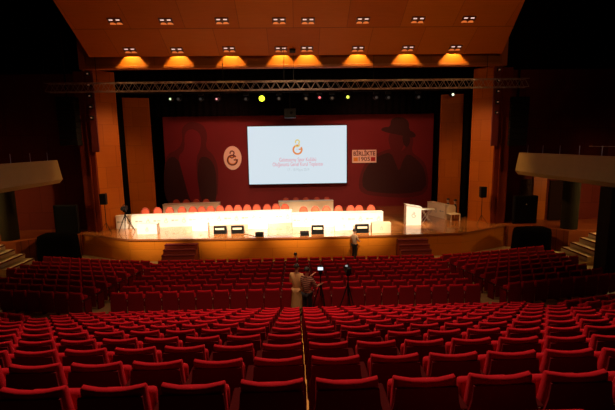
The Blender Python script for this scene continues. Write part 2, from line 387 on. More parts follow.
# ------------------------------------------------------------------ front truss
def truss(x0, x1, yc, zc, h, name, label, m, r=.019):
    t = thing(name, label, 'truss', (0, yc, zc)); L = x1-x0; n = int(L/.28)
    for sy in (-1, 1):
        for sz in (-1, 1):
            MB().tube([(x0, sy*h/2, sz*h/2), (x1, sy*h/2, sz*h/2)], r, 8).build('chord', m, t)
    for sy in (-1, 1):
        b = MB()
        for i in range(n):
            xa, xb = x0+L*i/n, x0+L*(i+1)/n; z = (1 if i % 2 else -1)*h/2
            b.tube([(xa, sy*h/2, z), (xb, sy*h/2, -z)], r*.55, 6)
        b.build('lacing', m, t)
    for sz in (-1, 1):
        b = MB()
        for i in range(n):
            xa, xb = x0+L*i/n, x0+L*(i+1)/n; y = (1 if i % 2 else -1)*h/2
            b.tube([(xa, y, sz*h/2), (xb, -y, sz*h/2)], r*.55, 6)
        b.build('lacing', m, t)
    return t
pl, pr = at(47, 87.5, 23.95), at(527, 83.5, 23.95)
truss(pl.x, pr.x, 23.95, (pl.z+pr.z)/2, .46, 'lighting_truss', 'long aluminium lattice truss hanging across the stage opening', M_alu)
for i, x in enumerate((-11, -4, 4.5, 11)):
    o = MB().tube([(x, 23.95, (pl.z+pr.z)/2+.22), (x, 23.95, 17.0)], .015, 6).build('chain', M_blackp)
    tag(o, '%s motor chain from the left holding up the truss' % ORD[i], 'chain')

# ------------------------------------------------------------------ moving heads behind the truss
ZL = at(260, 99, 27.5).z
for x in (-9, -3, 3, 9):
    o = MB().tube([(x, 27.5, ZL+.44), (x, 27.5, 17)], .012, 5).build('hanging_cable', M_blackp); tag(o, 'thin black cable holding the pipe of stage lamps', 'cable', 'cables of the lamp pipe'); o['label'] = 'thin black cable holding the lamp pipe, %s from its left end' % {-9: 'first', -3: 'second', 3: 'third', 9: 'fourth'}[x]
o = MB().tube([(-11.5, 27.5, ZL+.42), (11.5, 27.5, ZL+.42)], .03, 8).build('lighting_bar', M_blackp); tag(o, 'black pipe carrying the small stage lamps behind the truss', 'lighting bar')
def moving_head(px, py, em, es, label, r=.11):
    p = at(px, py, 27.5)
    t = thing('stage_light', label, 'stage light', (p.x, p.y, p.z), 0, 'stage lights on the bar')
    MB().box(-.16, .16, -.14, .14, .22, ZL+.39-p.z, .02).build('base', M_blackp, t)
    MB().tube([(-.2, 0, -.06), (-.2, 0, .23), (.2, 0, .23), (.2, 0, -.06)], .025, 6).build('yoke', M_blackp, t)
    MB().tube([(0, .2, .02), (0, .1, .01), (0, -.17, -.02)], [.10, .15, .15], 14).build('head', M_blackp, t, True)
    MB().tube([(0, -.17, -.02), (0, -.19, -.02)], r, 14).build('lens', mat('lens_'+str(em), (.05, .05, .05), .2, emit=em, es=es), t)
for i, (px, py, em, es, r, wds) in enumerate([(171, 99, (.75, .9, .5), 1.1, .07, 'pale green lamp lit at the far left of the bar'), (217, 99, (1, .35, .4), 1.2, .06, 'small pink lamp lit left of the screen'),
        (262, 98.5, (.8, .95, .03), 2.2, .19, 'big yellow-green lamp glowing brightest on the bar'), (319.5, 97.5, (1, .12, .15), 1.3, .08, 'small red lamp lit above the screen'),
        (347.5, 97, (.85, .95, .1), 1.4, .10, 'yellow lamp lit above the right edge of the screen'), (452, 94.5, (1, .95, .65), 1.5, .08, 'white lamp lit at the far right of the bar')]):
    moving_head(px, py, em, es, wds, r)
for i, (px, py) in enumerate([(179, 99), (201, 99), (246, 99), (279, 98.5), (306, 98.5), (332, 98), (376, 97.5), (388, 97.5), (418, 97)]):
    moving_head(px, py, (.10, .09, .08), .25, 'unlit black stage lamp on the bar, %s from the left of the dark ones' % ORD[i], .09)
pc = at(290, 113, 30)
t = thing('projector', 'black projector hung at top centre of the red backdrop', 'projector', (pc.x, 30, pc.z))
MB().box(-.42, .42, -.3, .3, -.35, .3, .03).build('body', M_blackp, t); MB().tube([(.1, -.3, 0), (.1, -.38, 0)], .1, 14).build('lens', M_grille, t)
MB().box(-.03, .03, -.03, .03, .3, 16.98-pc.z).build('bracket', M_blackp, t)

# ------------------------------------------------------------------ backdrop with print and projection screen
YB = 33.0
bd = thing('stage_backdrop', 'huge dark red printed backdrop with two faded portraits behind the stage', 'backdrop', (0, YB, 0))
a, b = at(162, 112, YB), at(431, 209, YB)
MB().box(a.x, b.x, 0, .05, ZS, at(300, 113, YB).z).build('banner_cloth', M_bg, bd)
def shape(pts, d, m, name, parent=bd, Y=YB):
    q = [(at(x, y, Y).x, at(x, y, Y).z) for x, y in pts]
    return MB().prism(q, -d, 0, 'XZ').build(name, m, parent)
def smooth_poly(pts, it=2):
    for _ in range(it):
        o = []
        for i in range(len(pts)):
            p, q = pts[i], pts[(i+1) % len(pts)]; o += [(p[0]*.75+q[0]*.25, p[1]*.75+q[1]*.25), (p[0]*.25+q[0]*.75, p[1]*.25+q[1]*.75)]
        pts = o
    return pts
L1 = [(164, 155), (178, 150), (183, 140), (181, 128), (190, 121), (203, 124), (208, 135), (205, 148), (214, 155), (219, 170), (217, 208), (164, 208)]
shape(smooth_poly(L1), .004, M_p1, 'portrait_shade')
shape(smooth_poly([(164, 160), (177, 155), (186, 180), (196, 208), (164, 208)]), .010, M_p2, 'portrait_jacket')
shape(smooth_poly([(199, 155), (212, 159), (217, 175), (216, 208), (203, 208), (197, 178)]), .010, M_p2, 'portrait_jacket')
shape(smooth_poly([(184, 133), (192, 128), (201, 134), (201, 148), (195, 160), (201, 208), (192, 208), (181, 168), (178, 156), (185, 150)]), .013, M_p3, 'portrait_face')
R1 = [(366, 160), (380, 152), (392, 148), (398, 152), (404, 150), (408, 142), (411, 136), (414, 140), (411, 152), (420, 158), (427, 166), (429, 192), (412, 198), (384, 197), (360, 194), (358, 180)]
shape(smooth_poly(R1), .004, M_p1, 'portrait_shade')
shape(smooth_poly([(369, 163), (380, 155), (391, 152), (396, 164), (399, 172), (403, 160), (408, 153), (418, 160), (425, 170), (427, 190), (405, 194), (380, 193), (363, 190), (362, 176)], 1), .010, M_p2, 'portrait_coat')
shape(smooth_poly([(390, 132), (400, 133), (405, 137), (404, 146), (400, 153), (397, 160), (393, 154), (390, 147), (388, 139)]), .008, M_p1, 'portrait_face')
shape(smooth_poly([(402, 134), (410, 136), (410, 143), (407, 148), (403, 144)]), .011, M_p2, 'portrait_hair')
shape(smooth_poly([(380, 130), (384, 127), (390, 127), (391, 119), (397, 117), (405, 118), (409, 122), (409, 130), (415, 133), (416, 137), (410, 138), (400, 135), (388, 133)], 1), .014, M_p2, 'portrait_hat')
# club emblem
e = at(232.5, 158, YB-.1)
t = thing('club_emblem', 'cream oval sign with a round monogram on the red backdrop', 'sign', (e.x, YB-.06, e.z))
n = 40
MB().prism([(.70*math.cos(2*math.pi*i/n), .94*math.sin(2*math.pi*i/n)) for i in range(n)], -.03, .06).build('oval_board', M_emb, t)
mono(MB(), -.02, -.17, .44, -.045, -.03).build('monogram', M_dk, t)
MB().ring(-.02, -.17, .33, .27, -.042, -.03).build('monogram_ring', M_gold, t)
# slogan board
a, b = at(352.3, 150, YB-.1), at(376.4, 162.6, YB-.1); hw, hh = (b.x-a.x)/2, (a.z-b.z)/2
t = thing('slogan_sign', 'small cream slogan board reading BİRLİKTE 1905 right of the screen', 'sign', ((a.x+b.x)/2, YB-.06, (a.z+b.z)/2))
MB().box(-hw, hw, -.03, .06, -hh, hh).build('board', M_emb, t)
text('lettering', 'BİRLİKTE', .46, M_dk, t, (0, -.035, hh*.40), hw*1.8, bold=.012); text('lettering', '1905', .46, M_dk, t, (0, -.035, -hh*.44), hw*.92, bold=.003)
MB().box(-hw*.9, -hw*.54, -.036, -.03, -hh*.75, -hh*.14).build('gold_square', M_gold, t); MB().box(hw*.54, hw*.9, -.036, -.03, -hh*.75, -hh*.14).build('red_square', M_red, t)
# projection screen
YSC = 32.4
tl, br_ = at(247.3, 126.6, YSC), at(346.6, 182.8, YSC); hw, hh = (br_.x-tl.x)/2, (tl.z-br_.z)/2
t = thing('projection_screen', 'large bright pale blue projection screen with emblem and red title', 'screen', ((tl.x+br_.x)/2, YSC, (tl.z+br_.z)/2))
MB().box(-hw, hw, 0, .04, -hh, hh).build('screen_surface', M_screen, t)
MB().box(-hw-.06, hw+.06, .01, .08, -hh-.06, hh+.06).build('frame', M_blackp, t)
for sx in (-1, 1): MB().box(sx*2-.05, sx*2+.05, .08, .6, -.05, .05).build('wall_bracket', M_blackp, t)
mb = MB(); mb.ring(0, .42, .40, .26, -.012, -.004, 60, 395); mb.box(.1, .4, -.012, -.004, .40, .50); mb.build('monogram_ring', M_sora, t)
mb = MB(); mb.ring(0, 1.02, .2, .1, -.012, -.004, -60, 220); mb.ring(-.02, .80, .2, .11, -.014, -.006, 180, 420); mb.build('monogram_loop', M_sgold, t)
text('center_letters', 'ASK', .17, M_sgrey, t, (0, -.01, .42), .26)
text('title_text', 'Galatasaray Spor Kulübü', .42, M_sred, t, (0, -.01, -.36), 2.9, depth=.004)
text('title_text', 'Olağanüstü Genel Kurul Toplantısı', .42, M_sred, t, (0, -.01, -.72), 3.95, depth=.004)
text('date_text', '17 - 18 Mayıs 2019', .3, M_sgrey, t, (.05, -.01, -1.15), 1.7, depth=.004)

# ------------------------------------------------------------------ tables on the stage
def desk(xa, ya, xb, yb, h, marks, label, name='conference_table', top=M_white, front=M_white, logos=True, zb=ZS, depth=.6, flip=False, deco=True):
    L = math.hypot(xb-xa, yb-ya); a = math.atan2(yb-ya, xb-xa)
    t = thing(name, label, 'table', (xa, ya, zb), a)
    MB().box(-.02, L+.02, -.03, depth, h-.03, h, .006).build('table_top', top, t)
    MB().box(0, L, 0, .02, .0, h-.03).build('front_panel', front, t)
    MB().box(0, .03, .02, depth-.05, 0, h-.03).build('side_panel', front, t); MB().box(L-.03, L, .02, depth-.05, 0, h-.03).build('side_panel', front, t)
    if deco:
        for i in range(marks):
            x = (i+.5)*L/marks
            if i % 2: mono(MB(), x, h*.45, .12, -.006, 0).build('monogram', M_grey, t)
            else: MB().box(x-.22, x-.06, -.006, 0, h*.45, h*.45+.1).box(x-.02, x+.2, -.006, 0, h*.45+.02, h*.45+.08).build('small_mark', M_grey, t)
    return t
TH = .84
pa, pb = (at(116, 222, 25.75).x, 25.75), (-.33, 26.75)
desk(*pa, *pb, TH, 20, 'long white table filling the left half of the stage with faint round marks', depth=.4)
desk(-.28, 25.25, 5.45, 25.35, TH, 10, 'long white table at stage centre right standing nearer the edge')
# rear row of tables in beige
a, b = at(165, 211, 30), at(220, 211, 30)
desk(a.x, 29.6, b.x, 30, .95, 2, 'beige table in the rear row behind the left white table', top=M_cream, front=M_cream, deco=False)
a, b = at(279, 211, 30), at(333, 211, 30)
desk(a.x, 29.6, b.x, 29.7, 1.0, 2, 'beige table in the rear row behind the middle of the stage', top=M_cream, front=M_cream, deco=False)
def wbox(px0, px1, D, h, dep, label, ring=True, m=M_white):
    x0, x1 = at(px0, 230, D).x, at(px1, 230, D).x
    t = thing('planter_box', label, 'box', ((x0+x1)/2, D, ZS)); q = (x1-x0)/2
    MB().box(-q, q, 0, dep, 0, h, .008).build('body', m, t)
    if ring: mono(MB(), 0, h*.45, .09, -.006, 0).build('monogram', M_grey, t)
wbox(137, 157, 23.95, .60, .5, 'white box with a small round mark before the left end of the long table')
wbox(192.5, 208, 24.6, .48, .5, 'low white box between the left steps and the stage monitors')
wbox(248, 268, 24.9, .5, .5, 'low white box just right of the two left stage monitors', False)
wbox(335, 353, 23.9, .52, .5, 'low white box left of the man in front of the stage')
wbox(372, 391, 23.0, .60, .45, 'cream box with round mark at the stage edge right of the centre', True, M_cream)
# stage monitors
def monitor(px0, px1, py1, h, label, D, lab=True):
    x0, x1 = at(px0, 230, D).x, at(px1, 230, D).x; q = (x1-x0)/2
    t = thing('stage_monitor', label, 'speaker', ((x0+x1)/2, D, ZS), 0, 'stage monitors')
    MB().prism([(0, 0), (.05, h), (.2, h), (.5, .12), (.5, 0)], -q, q, 'YZ').build('cabinet', M_blackp, t)
    MB().box(-q+.04, q-.04, -.012, .02, .05, h-.06, .005, Matrix.Rotation(-.1, 3, 'X')).build('grille', M_grille, t)
    if lab:
        MB().box(-q*.72, q*.72, -.03, -.014, h*.56, h*.80).build('label_strip', M_plate, t)
monitor(213.5, 226, 234, .46, 'black stage monitor with pale strip, the left one of the pair at left', 23.6)
monitor(231, 243.5, 233, .46, 'black stage monitor with pale strip, the right one of the pair at left', 23.6)
monitor(311.5, 324, 237, .52, 'black stage monitor with pale strip before the middle of the right table', 23.0)
monitor(355.5, 369, 236, .50, 'black stage monitor behind the standing man', 23.1)
monitor(255, 263, 239, .26, 'tiny black wedge at the stage edge left of centre', 22.65, False)
monitor(300, 309, 238, .26, 'tiny black wedge at the stage edge beside the central monitor', 22.65, False)
a, b = at(244, 233, 23.5), at(255, 237.5, 22.7)
tag(MB().tube([(a.x, 23.5, ZS+.015), ((a.x+b.x)/2, 23.2, ZS+.015), (b.x, 22.75, ZS+.015)], .012, 6).build('cable', M_blackp), 'black cable on the stage floor running to the left wedge', 'cable')

# chairs with round red backs
def make_chair():
    t = thing('conference_chair', 'chair', 'chair', (0, 0, 0), 0, 'red chairs along the stage tables')
    n = 20; q = []
    for i in range(n):
        a = 2*math.pi*i/n; q.append((.245*math.copysign(abs(math.cos(a))**.75, math.cos(a)), .80+.33*math.copysign(abs(math.sin(a))**.8, math.sin(a))))
    o = MB().prism(q, .22, .30).build('backrest', M_chair, t, False); bv = o.modifiers.new('b', 'BEVEL'); bv.width = .02; bv.segments = 2; bv.limit_method = 'ANGLE'
    MB().ring(0, .80, .285, .245, .21, .31, 0, 360, 24, 1.1).build('back_rim', M_chairg, t)
    MB().box(-.22, .22, -.23, .21, .42, .50, .03).build('seat', M_chair, t)
    for s in (-1, 1): MB().tube([(s*.225, .19, .45), (s*.245, .19, .66), (s*.245, -.12, .66), (s*.225, -.15, .45)], .018, 6).build('armrest', M_chairg, t)
    MB().tube([(0, 0, .1), (0, 0, .42)], .03, 8).build('column', M_metal, t)
    for i in range(4):
        a = math.pi/4+i*math.pi/2; MB().tube([(0, 0, .12), (.22*math.cos(a), .22*math.sin(a), .03)], .025, 6).build('leg', M_chairg, t)
    return t
ch = make_chair(); k0 = True
fr = [144, 156.5, 168.5, 181, 192, 201, 210, 219.5, 228.5, 237.5, 247, 256.5, 267, 276, 285]
for i, px in enumerate(fr):
    D = 26.55+1.0*(at(px, 212, 26.3).x+11.65)/11.3+(0 if i > 4 else .1); x = at(px, 212, D).x; lb = 'round-backed red chair behind the long left table, %s from its left end' % ORD[i]
    o = ch if k0 else dup(ch, (x, D, ZS), 0, lb); k0 = False; o.location = (x, D, ZS); o['label'] = lb
for i, px in enumerate([303.6, 315.4, 326.7, 338.8, 351, 359.5, 371.6]):
    x = at(px, 212, 26.2).x; dup(ch, (x, 26.15, ZS), 0, 'round-backed red chair behind the right table, %s from its left end' % ORD[i])
for i, px in enumerate([176, 186, 196, 206]):
    x = at(px, 205, 30.7).x; dup(ch, (x, 30.55, ZS), 0, 'dim red chair behind the left beige rear table, %s from its left end' % ORD[i])
for i, px in enumerate([286, 296, 306, 317, 327]):
    x = at(px, 205, 30.6).x; dup(ch, (x, 30.5, ZS), 0, 'dim red chair behind the middle beige rear table, %s from its left end' % ORD[i])

# lectern
p = at(412, 224, 25.4)
t = thing('lectern', 'brilliantly lit white lectern with two thin microphones', 'lectern', (p.x, 25.3, ZS), 0)
MB().prism([(-.47, 0), (.47, 0), (.47, 1.12), (-.47, 1.30)], -.25, .3).build('body', M_white, t)
MB().add([(-.5, -.3, 1.33), (.5, -.3, 1.14), (.5, .34, 1.14), (-.5, .34, 1.33), (-.5, -.3, 1.29), (.5, -.3, 1.10), (.5, .34, 1.10), (-.5, .34, 1.29)], [[0, 1, 2, 3], [4, 7, 6, 5], [0, 4, 5, 1], [1, 5, 6, 2], [2, 6, 7, 3], [3, 7, 4, 0]]).build('desk_top', M_white, t)
mono(MB(), 0, .62, .14, -.257, -.25).build('monogram', M_grey, t)
for s in (-.12, .14): MB().tube([(s, .05, 1.2), (s*1.3, .02, 1.5), (s*.7, -.12, 1.62)], [.008, .007, .014], 6).build('microphone', M_blackp, t)
# side table with crossed legs
p = at(426, 222, 25.9)
t = thing('folding_table', 'small white-topped folding table with crossed legs beside the lectern', 'table', (p.x, 25.9, ZS))
MB().box(-.42, .48, -.28, .28, .86, .90, .01).build('table_top', M_white, t)
for y in (-.22, .22):
    MB().tube([(-.3, y, 0), (.3, y, .86)], .018, 6).build('leg', M_metal, t); MB().tube([(.3, y, 0), (-.3, y, .86)], .018, 6).build('leg', M_metal, t)
# secretaries' desk, seen obliquely
desk(9.35, 28.7, 9.95, 26.9, .95, 3, 'cream desk with three marks standing askew at the right of the stage', name='reception_desk', top=M_cream, front=M_cream, depth=.5)
p = at(453, 221, 26.3)
t = thing('armchair', 'white chair with rounded back beside the askew cream desk', 'chair', (p.x, 26.35, ZS), R(15))
MB().box(-.36, .36, -.3, .3, .42, .48, .02).build('seat', M_cream, t)
mb = MB(); nn = 10; q = [(-.34, .48), (.34, .48), (.34, .85), (.22, 1.0), (-.16, 1.02), (-.30, .88)]
mb.prism(q, .2, .26); mb.build('backrest', M_cream, t)
for sx in (-1, 1):
    for sy in (-1, 1): MB().box(sx*.33-.025, sx*.33+.025, sy*.27-.025, sy*.27+.025, 0, .42).build('leg', M_cream, t)

# ------------------------------------------------------------------ speakers
def pa(px, py_base, D, label):
    p = at(px, py_base, D)
    t = thing('speaker_stand', 'tripod stand carrying '+label, 'speaker stand', (p.x, D, ZS))
    MB().tube([(0, 0, .25), (0, 0, 1.72)], .02, 8).build('pole', M_blackp, t)
    for i in range(3):
        a = R(90+120*i); MB().tube([(0, 0, .6), (.42*math.cos(a), .42*math.sin(a), .02)], .014, 6).build('leg', M_blackp, t)
    s = thing('loudspeaker', label, 'speaker', (p.x, D, ZS+1.72), 0, 'loudspeakers on stands')
    MB().prism([(-.185, -.2), (.185, -.2), (.13, .15), (-.13, .15)], 0, .66, 'XY').build('cabinet', M_blackp, s)
    MB().box(-.16, .16, -.215, -.2, .03, .63, .005).build('grille', M_grille, s)
pa(107, 232, 24.75, 'black loudspeaker on a pole before the left proscenium panel')
pa(481, 221, 24.9, 'black loudspeaker on a pole before the right proscenium panel')
for s, px0, px1, D in ((-1, 57, 80, 24.8), (1, 511, 534, 25.2)):
    nm = 'left' if s < 0 else 'right'
    x0, x1 = at(px0, 220, D).x, at(px1, 220, D).x; q = (x1-x0)/2
    t = thing('speaker_cabinet', 'tall square black speaker cabinet against the %s flank wall' % nm, 'speaker', ((x0+x1)/2, D, ZS))
    MB().box(-q, q, -.3, -.05, .0, 1.75, .03).build('cabinet', M_blackp, t); MB().box(-q+.05, q-.05, -.33, -.3, .08, 1.69, .01).build('grille', M_grille, t)
    if s > 0: MB().box(-.03, .03, -.345, -.33, 1.2, 1.25).build('indicator', M_plate, t)
    # line array hanging high on the flank
    x0, x1 = at(px0+3 if s < 0 else 508, 120, D).x, at(px1-2 if s < 0 else 526, 120, D).x; q = (x1-x0)/2; zt = at(px0, 97, D).z; zb = at(px0, 146, D).z
    t = thing('line_array', 'hanging black line array loudspeaker high on the %s flank' % nm, 'speaker', ((x0+x1)/2, D, zb))
    nb = 8; hh_ = (zt-zb)/nb
    for i in range(nb): MB().box(-q, q, -.3+.02*(nb-i)*.3, .3, i*hh_+.012, (i+1)*hh_-.012, .02).build('module', M_blackp, t)
    MB().box(-.04, .04, -.02, .02, zt-zb-.02, 12.9-zb).build('hanging_bracket', M_blackp, t)
    # covered subwoofers on the floor
for nm, px0, px1, D, hgt in (('left', 40, 76, 23.1, 1.62), ('right', 515, 548, 22.8, 1.5)):
    x0, x1 = at(px0, 240, D).x, at(px1, 240, D).x; q = (x1-x0)/2; s = -1 if nm == 'left' else 1
    mb = MB(); v = []; f = []; n = 26
    for lv, (kx, z) in enumerate([(1.06, 0), (1.03, .35), (1.0, hgt*.8), (.95, hgt*.95), (.8, hgt)]):
        for i in range(n):
            a = 2*math.pi*i/n; cxx = math.copysign(abs(math.cos(a))**.35, math.cos(a)); syy = math.copysign(abs(math.sin(a))**.35, math.sin(a))
            wv = 1+.015*math.sin(5*a+lv)*(4-lv)/2; v.append((q*kx*cxx*wv, .5*kx*syy*wv, z))
    for lv in range(4):
        for i in range(n): f.append([lv*n+i, lv*n+(i+1) % n, (lv+1)*n+(i+1) % n, (lv+1)*n+i])
    f.append(list(range(4*n, 5*n)))
    o = mb.add(v, f).build('covered_equipment', M_black, None, True, ((x0+x1)/2, D, .0))
    tag(o, 'bulky equipment under a black cloth on the floor at the %s of the stage' % nm, 'covered equipment')

# ------------------------------------------------------------------ balconies, pillars
for s in (-1, 1):
    nm = 'left' if s < 0 else 'right'; X = 12.85
    # parapet cross-section leaning outward at the foot, rounded underside
    sec = [(X, 5.78), (X+.22, 5.78), (X+.3, 5.2), (20, 5.1), (20, 4.5), (X+.9, 4.42), (X+.25, 4.5), (X+.02, 4.72)]
    if s < 0: ye = 22.6
    else: ye = 23.4
    mb = MB(); mb.prism([(s*a, b) for a, b in sec], 4.0, ye, 'XZ')
    mb.v = [(x, y+((5.78-z)*.35 if y > 10 else 0), z) for x, y, z in mb.v]
    struct('wall_balcony_'+nm, mb, M_beige)
    t = thing('balcony_railing', 'thin metal railing on top of the %s balcony parapet' % nm, 'railing', (s*(X+.1), 0, 5.78))
    for i in range(13): MB().tube([(0, ye-.7-1.4*i, 0), (0, ye-.7-1.4*i, .42)], .014, 6).build('post', M_metal, t)
    MB().tube([(0, ye-.7-1.4*12, .40), (0, ye-5.5, .40)], .014, 6).build('rail', M_metal, t)
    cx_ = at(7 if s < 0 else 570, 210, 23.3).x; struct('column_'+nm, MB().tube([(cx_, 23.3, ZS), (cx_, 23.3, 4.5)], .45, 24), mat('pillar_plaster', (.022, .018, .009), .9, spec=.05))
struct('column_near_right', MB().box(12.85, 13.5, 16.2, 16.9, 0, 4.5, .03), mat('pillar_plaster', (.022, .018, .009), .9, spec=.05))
# glowing wood panels and dark door on the right flank, grille beside them
struct('wall_panel_right', MB().box(15.25, 16.1, 25.8, 25.9, ZS, 4.2), M_panel)
struct('door_1', MB().box(16.35, 17.6, 25.78, 25.9, ZS, 3.9, .01), mat('door_dark', (.02, .008, .005), .9, spec=.05))
mb = MB()
for i in range(9): mb.box(14.5+.075*i, 14.53+.075*i, 25.76, 25.9, ZS+.3, 4.0)
tag(mb.build('wall_grille', mat('grille_grey', (.10, .05, .03), .8, spec=.1)), 'grey vertical slatted grille on the right flank wall', 'grille')

# ------------------------------------------------------------------ auditorium seats
def back_mesh(front=True):
    """curved padded back: swept section, top edge dipping in the middle"""
    xs_ = [-.228, -.222, -.19, -.10, 0, .10, .19, .222, .228]; v = []; f = []
    sec = [(.085, .36), (.105, .40), (.06, .62), (.012, .79), (-.002, .836), (-.018, .852), (-.056, .851), (-.068, .842), (-.070, .815), (-.062, .74), (-.02, .50), (.0, .36)]
    for x in xs_:
        k = (x/.228)**2; e = 1.0 if abs(x) < .226 else .82
        for (y, z) in sec:
            cy, cz = .0, .6
            v.append((x, (y-cy)*e+.030*k+.0, (z-cz)*(1 if e == 1 else .965)+cz+(.016*k if z > .8 else 0)))
    n = len(sec)
    for i in range(len(xs_)-1):
        for j in range(n): f.append([i*n+j, i*n+(j+1) % n, (i+1)*n+(j+1) % n, (i+1)*n+j])
    f += [list(range(n)), list(range((len(xs_)-1)*n, len(xs_)*n))]
    return v, f
def seat_parts(arms=(-1,)):
    out = []
    m = MB().add(*back_mesh()); out.append(('backrest', m, M_fab, True))
    m = MB().prism([(-.264, .12), (.264, .12), (.264, .60), (.236, .70), (.226, .812), (-.226, .812), (-.236, .70), (-.264, .60)], -.080, -.062); out.append(('back_shell', m, M_shell, False))
    m = MB().box(-.215, .215, .13, .25, .38, .70, .04, Matrix.Rotation(-.18, 3, 'X'), (0, .15, .4)); out.append(('seat_cushion', m, M_fab, True))
    for a in arms:
        m = MB().box(a*.285-.048, a*.285+.048, -.05, .32, .575, .615, .014); out.append(('armrest', m, M_arm, False))
        m = MB().box(a*.285-.024, a*.285+.024, .0, .30, 0, .575, .006); out.append(('side_panel', m, M_sidep, False))
        m = MB().box(a*.285-.009, a*.285+.009, -.052, -.041, .55, .605); out.append(('number_plate', m, M_plate, False))
    return out
def seat_proto(arms):
    t = thing('theatre_seat', 'seat', 'seat', (0, 0, 0), 0, 'red seats')
    for nme, m, mt, sm in seat_parts(arms): m.build(nme, mt, t, sm)
    kids(t); return t
pN = seat_proto(())
pR, pL, pB = seat_proto((-1,)), seat_proto((1,)), seat_proto((-1, 1))
used = set()
def seat(kind, loc, rz, label, group):
    pr_ = {'R': pR, 'L': pL, 'B': pB, 'N': pN}[kind]
    if kind not in used:
        used.add(kind); pr_.location = loc; pr_.rotation_euler = (0, 0, rz); pr_['label'] = label; pr_['group'] = group
    else: dup(pr_, loc, rz, label, group)
NSEAT = 0
def near(k, n, side):
    """k-th row from the camera, n-th seat from the tape"""
    x = (.065+.0525+.2280+n*PITCHX) if side > 0 else (.065-.0395-.228-n*PITCHX)
    return (x, rowD(k), rowZ(k))
def visible(p, m=20):
    v = Vector(p)+Vector((0, 0, .85))-CAM; d = v.dot(fw)
    if d < .3: return False
    x = 307.5+F*v.dot(rt)/d; y = 205-F*v.dot(up)/d; hw = F*.3/d
    return -hw-2 < x < 615+hw+2 and y < 420
far = []
for k in range(-1, NR):
    for side in (-1, 1):
        for n in range(12):
            p = near(k, n, side)
            if not visible(p): continue
            lab = 'red seat %s %s of the yellow strip in the %s row down from the camera' % (ORD[n], 'left' if side < 0 else 'right', ORD[k+1])
            jit = random.uniform(-.006, .006)
            seat('N' if n == 0 else 'B' if n == 11 else ('R' if side > 0 else 'L'), (p[0], p[1]+jit, p[2]), random.uniform(-.008, .008), lab, 'red seats in the upper stalls'); NSEAT += 1
# stalls beyond the cross aisle, centre block
cand = []
for j in range(8):
    D = 13.3+.9*j; nn = 11 if j < 5 else 12
    for side in (-1, 1):
        for n in range(nn):
            x = side*(.285+n*PITCHX)-.02
            cand.append(((x, D, fz(D)), 0, 'red seat, %s %s of the middle, %s row beyond the camera crew' % (ORD[n], 'left' if side < 0 else 'right', ORD[j]), j, 'B' if n == nn-1 else 'N' if (n == 0 and side < 0) else ('R' if side > 0 else 'L')))
# side blocks, turned toward the stage
for side in (-1, 1):
    for j in range(8):
        xe, ye = side*7.2, 13.35+.9*j
        for n in range(12):
            q = (n+.5)*PITCHX; x = xe+side*q*math.cos(R(14)); y = ye+q*math.sin(R(14))
            if abs(x) > 13.4 and y > 17.5 or y > 21.6 or (abs(x) > 12.3 and 15.5 < y < 17.5): continue
            cand.append(((x, y, fz(y)), side*R(14), 'red seat in the %s side block, %s from aisle, %s row from the back' % ('left' if side < 0 else 'right', ORD[n], ORD[j]), j+.6+n*.05, 'B' if n == 11 else ('L' if side < 0 else 'R')))
    for j in range(4):
        xe, ye = side*7.95, 11.5-.88*j
        for n in range(8):
            q = (n+.5)*PITCHX; x = xe+side*q*math.cos(R(14)); y = ye+q*math.sin(R(14))
            if y > 12.5: continue
            z = rowZ((y-2.78)/.88) if y < rowD(10) else .83
            cand.append(((x, y, z+.03), side*R(14), 'red seat in the %s upper side block, %s from aisle, %s row from front' % ('left' if side < 0 else 'right', ORD[n], ORD[j]), -1+j*.01, 'B' if n == 7 else ('L' if side < 0 else 'R')))
cand = [c for c in cand if visible(c[0])]
cand.sort(key=lambda c: c[3])
rest = []
for c in cand:
    if NSEAT < 300:
        seat(c[4], c[0], c[1], c[2], 'red seats in the lower and side stalls'); NSEAT += 1
    else: rest.append(c)
if rest:
    big = MB(); order = {'red_fabric': 0, 'armrest_wood': 1, 'side_panel_red': 2, 'seat_back_shell': 3, 'number_plate_white': 4}
    cache = {k: seat_parts(a) for k, a in (('N', ()), ('L', (1,)), ('R', (-1,)), ('B', (-1, 1)))}
    for c in rest:
        Mx = Matrix.Translation(c[0]) @ Matrix.Rotation(c[1], 4, 'Z')
        for nme, m, mt, sm in cache[c[4]]:
            big.m = order[mt.name]; big.add([Mx @ Vector(v) for v in m.v], m.f)
    o = big.build('distant_theatre_seats', [M_fab, M_arm, M_sidep, M_shell, M_plate])
    tag(o, 'the many small red seats filling the rows toward the stage', 'seats', kind='stuff')
print('SEATS', NSEAT, 'REST', len(rest))

# ------------------------------------------------------------------ people
def skin(name, verts, edges, m, parent, root=0, sub=1):
    """verts: [(x,y,z,r)]; a continuous skinned surface, evaluated to a plain mesh"""
    me = bpy.data.meshes.new(name); me.from_pydata([v[:3] for v in verts], edges, []); o = bpy.data.objects.new(name, me); C.objects.link(o)
    o.modifiers.new('skin', 'SKIN'); 
    for i, v in enumerate(verts):
        r = v[3] if isinstance(v[3], tuple) else (v[3], v[3]); me.skin_vertices[0].data[i].radius = r; me.skin_vertices[0].data[i].use_root = (i == root)
    s = o.modifiers.new('sub', 'SUBSURF'); s.levels = sub; s.render_levels = sub
    dg = bpy.context.evaluated_depsgraph_get(); m2 = bpy.data.meshes.new_from_object(o.evaluated_get(dg)); bpy.data.objects.remove(o)
    m2.materials.clear(); m2.materials.append(m); m2.polygons.foreach_set('use_smooth', [True]*len(m2.polygons))
    q = bpy.data.objects.new(name, m2); C.objects.link(q); q.parent = parent; return q
